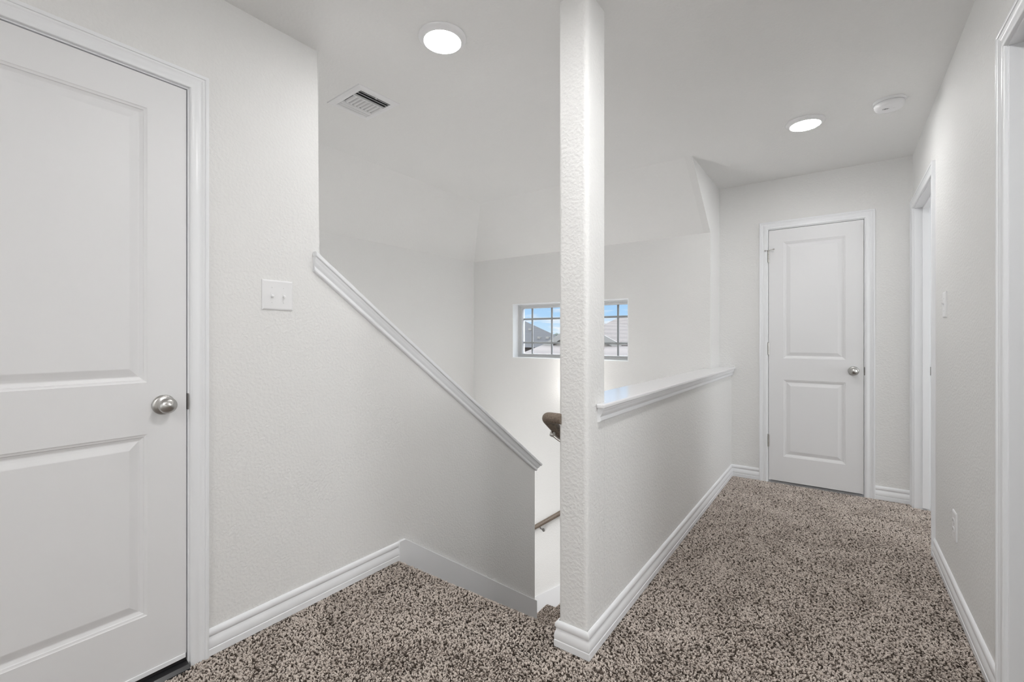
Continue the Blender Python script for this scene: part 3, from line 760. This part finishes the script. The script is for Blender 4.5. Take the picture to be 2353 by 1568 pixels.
# ------------------------------------------------------------------ outside: houses and sky
a_, r_ = Vector((-math.sin(yaw), math.cos(yaw), 0)), Vector((math.cos(yaw), math.sin(yaw), 0))
def at(u, v, y):
    """the place at depth y that stands in the direction of photo point (u, v)"""
    d = a_ + r_ * ((u - 1176.5) / 1045.) + Vector((0, 0, -(v - 775.4) / 1045.)); return Vector((0, 0, EYE)) + d * (y / d.y)
def hip(m, x0, x1, y0, y1, ze, zr, rx0, rx1):
    ym = (y0 + y1) / 2
    m.add([(x0, y0, ze), (x1, y0, ze), (x1, y1, ze), (x0, y1, ze), (rx0, ym, zr), (rx1, ym, zr)], [(0, 1, 5, 4), (1, 2, 5), (2, 3, 4, 5), (3, 0, 4), (3, 2, 1, 0)])
    return m
GZ = -3.4
def windows_none(): pass
# slate-roofed house, left
A = at(1342, 801, 24.); B = at(1186, 729, 28.)
hA = thing('house', (A.x - 6, 28, GZ), 'house with a dark grey shingle roof seen through the window left of the pillar', 'house', 'neighbouring houses')
MB().add([(A.x - 22, 24, A.z), tuple(A), (B.x, 32, A.z), (A.x - 22, 32, A.z), (A.x - 22, 28, B.z), tuple(B)], [(0, 1, 5, 4), (1, 2, 5), (2, 3, 4, 5), (3, 0, 4), (3, 2, 1, 0)]).build('roof', M['slate'], hA)
ra = hA.children[0]
MB().prism([(A.x - 21.6, 24.4), (A.x - 1.2, 24.4), (B.x - .4, 31.6), (A.x - 21.6, 31.6)], 'z', GZ, A.z).build('wall', M['brick'], hA)
for (u, v) in ((1219, 762), (1239.5, 781), (1259, 781)):
    k = (v - 801) / (729 - 801); p = at(u, v, 24 + 4 * max(0, min(1, k)))
    zz = A.z + (B.z - A.z) * (p.y - 24) / 4
    MB().box(p.x - .09, p.x + .09, p.y - .12, p.y + .1, zz - .05, zz + .09).build('roof_vent', M['fascia'], ra)
# tan house with a front gable, right behind the pillar
yg = 15.
pk, gl, gr = at(1330, 740, yg), at(1238, 800, yg), at(1428, 793, yg)
hB = thing('house', (pk.x, 18, GZ), 'tan-roofed house with a cream gable seen through the window behind the pillar', 'house', 'neighbouring houses')
m = MB(); t = .14
yb = 20.
for s, e in ((pk, gl), (pk, gr)):
    m.add([(s.x, yg, s.z), (e.x, yg, e.z), (e.x, yb, e.z), (s.x, yb, s.z), (s.x, yg, s.z - t), (e.x, yg, e.z - t), (e.x, yb, e.z - t), (s.x, yb, s.z - t)],
          [(0, 1, 2, 3), (7, 6, 5, 4), (0, 4, 5, 1), (1, 5, 6, 2), (2, 6, 7, 3)])
rb = m.build('roof', M['tan_roof'], hB, label='gable roof')
m = MB()
for s, e in ((pk, gl), (pk, gr)):
    d = (e - s); m.add([(s.x, yg - .03, s.z + .02), (e.x, yg - .03, e.z + .02), (e.x, yg - .03, e.z - .22), (s.x, yg - .03, s.z - .22), (s.x, yg + .01, s.z + .02), (e.x, yg + .01, e.z + .02), (e.x, yg + .01, e.z - .22), (s.x, yg + .01, s.z - .22)],
                       [(0, 1, 2, 3), (7, 6, 5, 4), (0, 4, 5, 1), (3, 2, 6, 7), (1, 5, 6, 2)])
m.build('fascia', M['fascia'], rb)
m = MB().prism([(gl.x + .12, GZ), (gl.x + .12, gl.z - .05), (pk.x, pk.z - .15), (gr.x - .12, gr.z - .05), (gr.x - .12, GZ)], 'y', yg + .06, yb)
m.build('wall', M['siding'], hB)
e0, r0 = at(1300, 790, 17.), at(1424, 728.5, 21.)
hip(MB(), e0.x, e0.x + 18, 17, 25, e0.z, r0.z, r0.x, e0.x + 15).build('roof', M['tan_roof'], hB, label='main hip roof')
MB().box(e0.x + .5, e0.x + 17, 17.5, 24.5, GZ, e0.z).build('wall', M['brick'], hB)
p0, p1 = at(1190, 812, 11.5), at(1232, 796, 14.6)
q0, q1 = at(1560, 822, 11.5), at(1560, 793, 14.6)
zl = at(1330, 819, 11.5).z; zh = at(1330, 795, 14.8).z
m = MB().add([(p0.x, 11.5, zl), (q0.x, 11.5, zl), (q0.x, 15., zh), (p1.x, 15., zh), (p0.x, 11.5, zl - .2), (q0.x, 11.5, zl - .2), (q0.x, 15., zh - .2), (p1.x, 15., zh - .2)],
             [(0, 1, 2, 3), (7, 6, 5, 4), (0, 4, 5, 1), (1, 5, 6, 2), (2, 6, 7, 3), (3, 7, 4, 0)])
m.build('roof', M['tan_roof'], hB, label='low front roof')
MB().box(p0.x + .8, q0.x - .8, 12, 15.2, GZ, zl - .1).build('wall', M['brick'], hB)
# a far tree between the roofs
tp = at(1284, 771, 40.)
tr = thing('tree', (tp.x, 40, GZ), 'distant dark green tree between the two roofs', 'tree')
MB().tube([(tp.x, 40, GZ), (tp.x, 40, tp.z - .6)], [.2, .1], 8).build('trunk', M['bark'], tr)
m = MB(); rg = random.Random(3)
for k in range(9):
    cc = Vector((tp.x + rg.uniform(-.9, .9), 40 + rg.uniform(-.9, .9), tp.z - rg.uniform(.3, 1.6))); rr = rg.uniform(.35, .6)
    m.lathe([(0, -rr), (rr * .7, -rr * .7), (rr, 0), (rr * .7, rr * .7), (0, rr)], cc, (0, 0, 1), 9)
m.build('foliage', M['leaf'], tr)
struct(MB().box(-60, 40, 5.5, 90, GZ - .2, GZ).build('ground', M['bark']), 'ground between the houses outside', 'ground')

w = bpy.data.worlds.new('sky'); bpy.context.scene.world = w; w.use_nodes = True; nt = w.node_tree; nt.nodes.clear()
N = nt.nodes.new; L = nt.links.new
out = N('ShaderNodeOutputWorld'); bg = N('ShaderNodeBackground'); tc = N('ShaderNodeTexCoord'); sp = N('ShaderNodeSeparateXYZ')
L(tc.outputs['Generated'], sp.inputs[0])
rp = N('ShaderNodeValToRGB'); rp.color_ramp.elements[0].position = 0.; rp.color_ramp.elements[0].color = (.62, .80, .95, 1)
rp.color_ramp.elements[1].position = .35; rp.color_ramp.elements[1].color = (.82, .87, .95, 1)
e = rp.color_ramp.elements.new(.05); e.color = (.42, .66, .94, 1)
e = rp.color_ramp.elements.new(.14); e.color = (.33, .58, .92, 1)
L(sp.outputs['Z'], rp.inputs['Fac'])
mp = N('ShaderNodeMapping'); mp.inputs['Scale'].default_value = (5, 5, 30); mp.inputs['Location'].default_value = (3.1, .9, .55)
ns = N('ShaderNodeTexNoise'); ns.inputs['Scale'].default_value = 1.6; ns.inputs['Detail'].default_value = 6
L(tc.outputs['Generated'], mp.inputs['Vector']); L(mp.outputs['Vector'], ns.inputs['Vector'])
cr = N('ShaderNodeValToRGB'); cr.color_ramp.elements[0].position = .53; cr.color_ramp.elements[1].position = .65
L(ns.outputs['Fac'], cr.inputs['Fac'])
mx = N('ShaderNodeMix'); mx.data_type = 'RGBA'; mx.inputs['B'].default_value = (.92, .93, .95, 1)
L(cr.outputs['Color'], mx.inputs['Factor']); L(rp.outputs['Color'], mx.inputs['A'])
L(mx.outputs['Result'], bg.inputs['Color'])
st_ = N('ShaderNodeMapRange'); st_.inputs['From Min'].default_value = .14; st_.inputs['From Max'].default_value = .45; st_.inputs['To Min'].default_value = POW['sky']; st_.inputs['To Max'].default_value = 9. * POW['sky']
L(sp.outputs['Z'], st_.inputs['Value']); L(st_.outputs['Result'], bg.inputs['Strength']); L(bg.outputs[0], out.inputs[0])

def lamp(name, kind, loc, energy, **k):
    d = bpy.data.lights.new(name, kind); d.energy = energy
    for a, b in k.items(): setattr(d, a, b)
    o = bpy.data.objects.new(name, d); C.objects.link(o); o.location = loc; return o
sun = lamp('sun', 'SUN', (0, 0, 10), .7 * POW['sky'], angle=.01); sun.rotation_euler = (math.radians(48), math.radians(18), 0); sun.data.color = (1, .95, .88)
# far room daylight, then unseen fills added to brighten the hall and stair well
rf = lamp('room_daylight_far', 'AREA', (XE - .03, 3.5, 1.4), POW['rf'], shape='RECTANGLE', size=1.2, size_y=1.3); rf.rotation_euler = (0, math.radians(90), 0)
rn = lamp('room_fill_near', 'AREA', (XE - .03, 1.75, 1.4), POW['rn'], shape='RECTANGLE', size=1.2, size_y=1.3); rn.rotation_euler = (0, math.radians(90), 0)  # added fill shining in through the near doorway, source unseen
rf.data.color = rn.data.color = (.95, .98, 1)
lo_ = lamp('lower_stair_fill', 'AREA', (XSL + .02, 2.15, -.9), POW['lo'], shape='RECTANGLE', size=1.5, size_y=1.4); lo_.rotation_euler = (0, math.radians(-90), 0)  # made-up fill behind the knee wall to brighten the stair well
hb = lamp('hall_rear_fill', 'AREA', (-.7, YB + .02, 1.1), POW['hb'], shape='RECTANGLE', size=1.9, size_y=1.5); hb.rotation_euler = (math.radians(-90), 0, 0); hb.data.color = (.93, .97, 1)  # unseen fill added behind the viewpoint to flatten the lighting

# ------------------------------------------------------------------ camera
cd = bpy.data.cameras.new('camera'); cam = bpy.data.objects.new('camera', cd); C.objects.link(cam)
cam.location = (0, 0, EYE); cam.rotation_euler = (PI / 2, 0, yaw)
cd.sensor_width = 36; cd.sensor_fit = 'HORIZONTAL'; cd.lens = 1045. / 2353 * 36; cd.shift_y = -8.6 / 2353; cd.clip_start = .02
sc_ = bpy.context.scene; sc_.camera = cam
sc_.view_settings.view_transform = 'Standard'; sc_.view_settings.look = 'None'; sc_.view_settings.gamma = 1; sc_.view_settings.exposure = .54
sc_.view_settings.use_curve_mapping = False
sc_.cycles.max_bounces = 10; sc_.cycles.diffuse_bounces = 8; sc_.cycles.use_denoising = True; sc_.cycles.use_adaptive_sampling = True; sc_.cycles.adaptive_threshold = .02
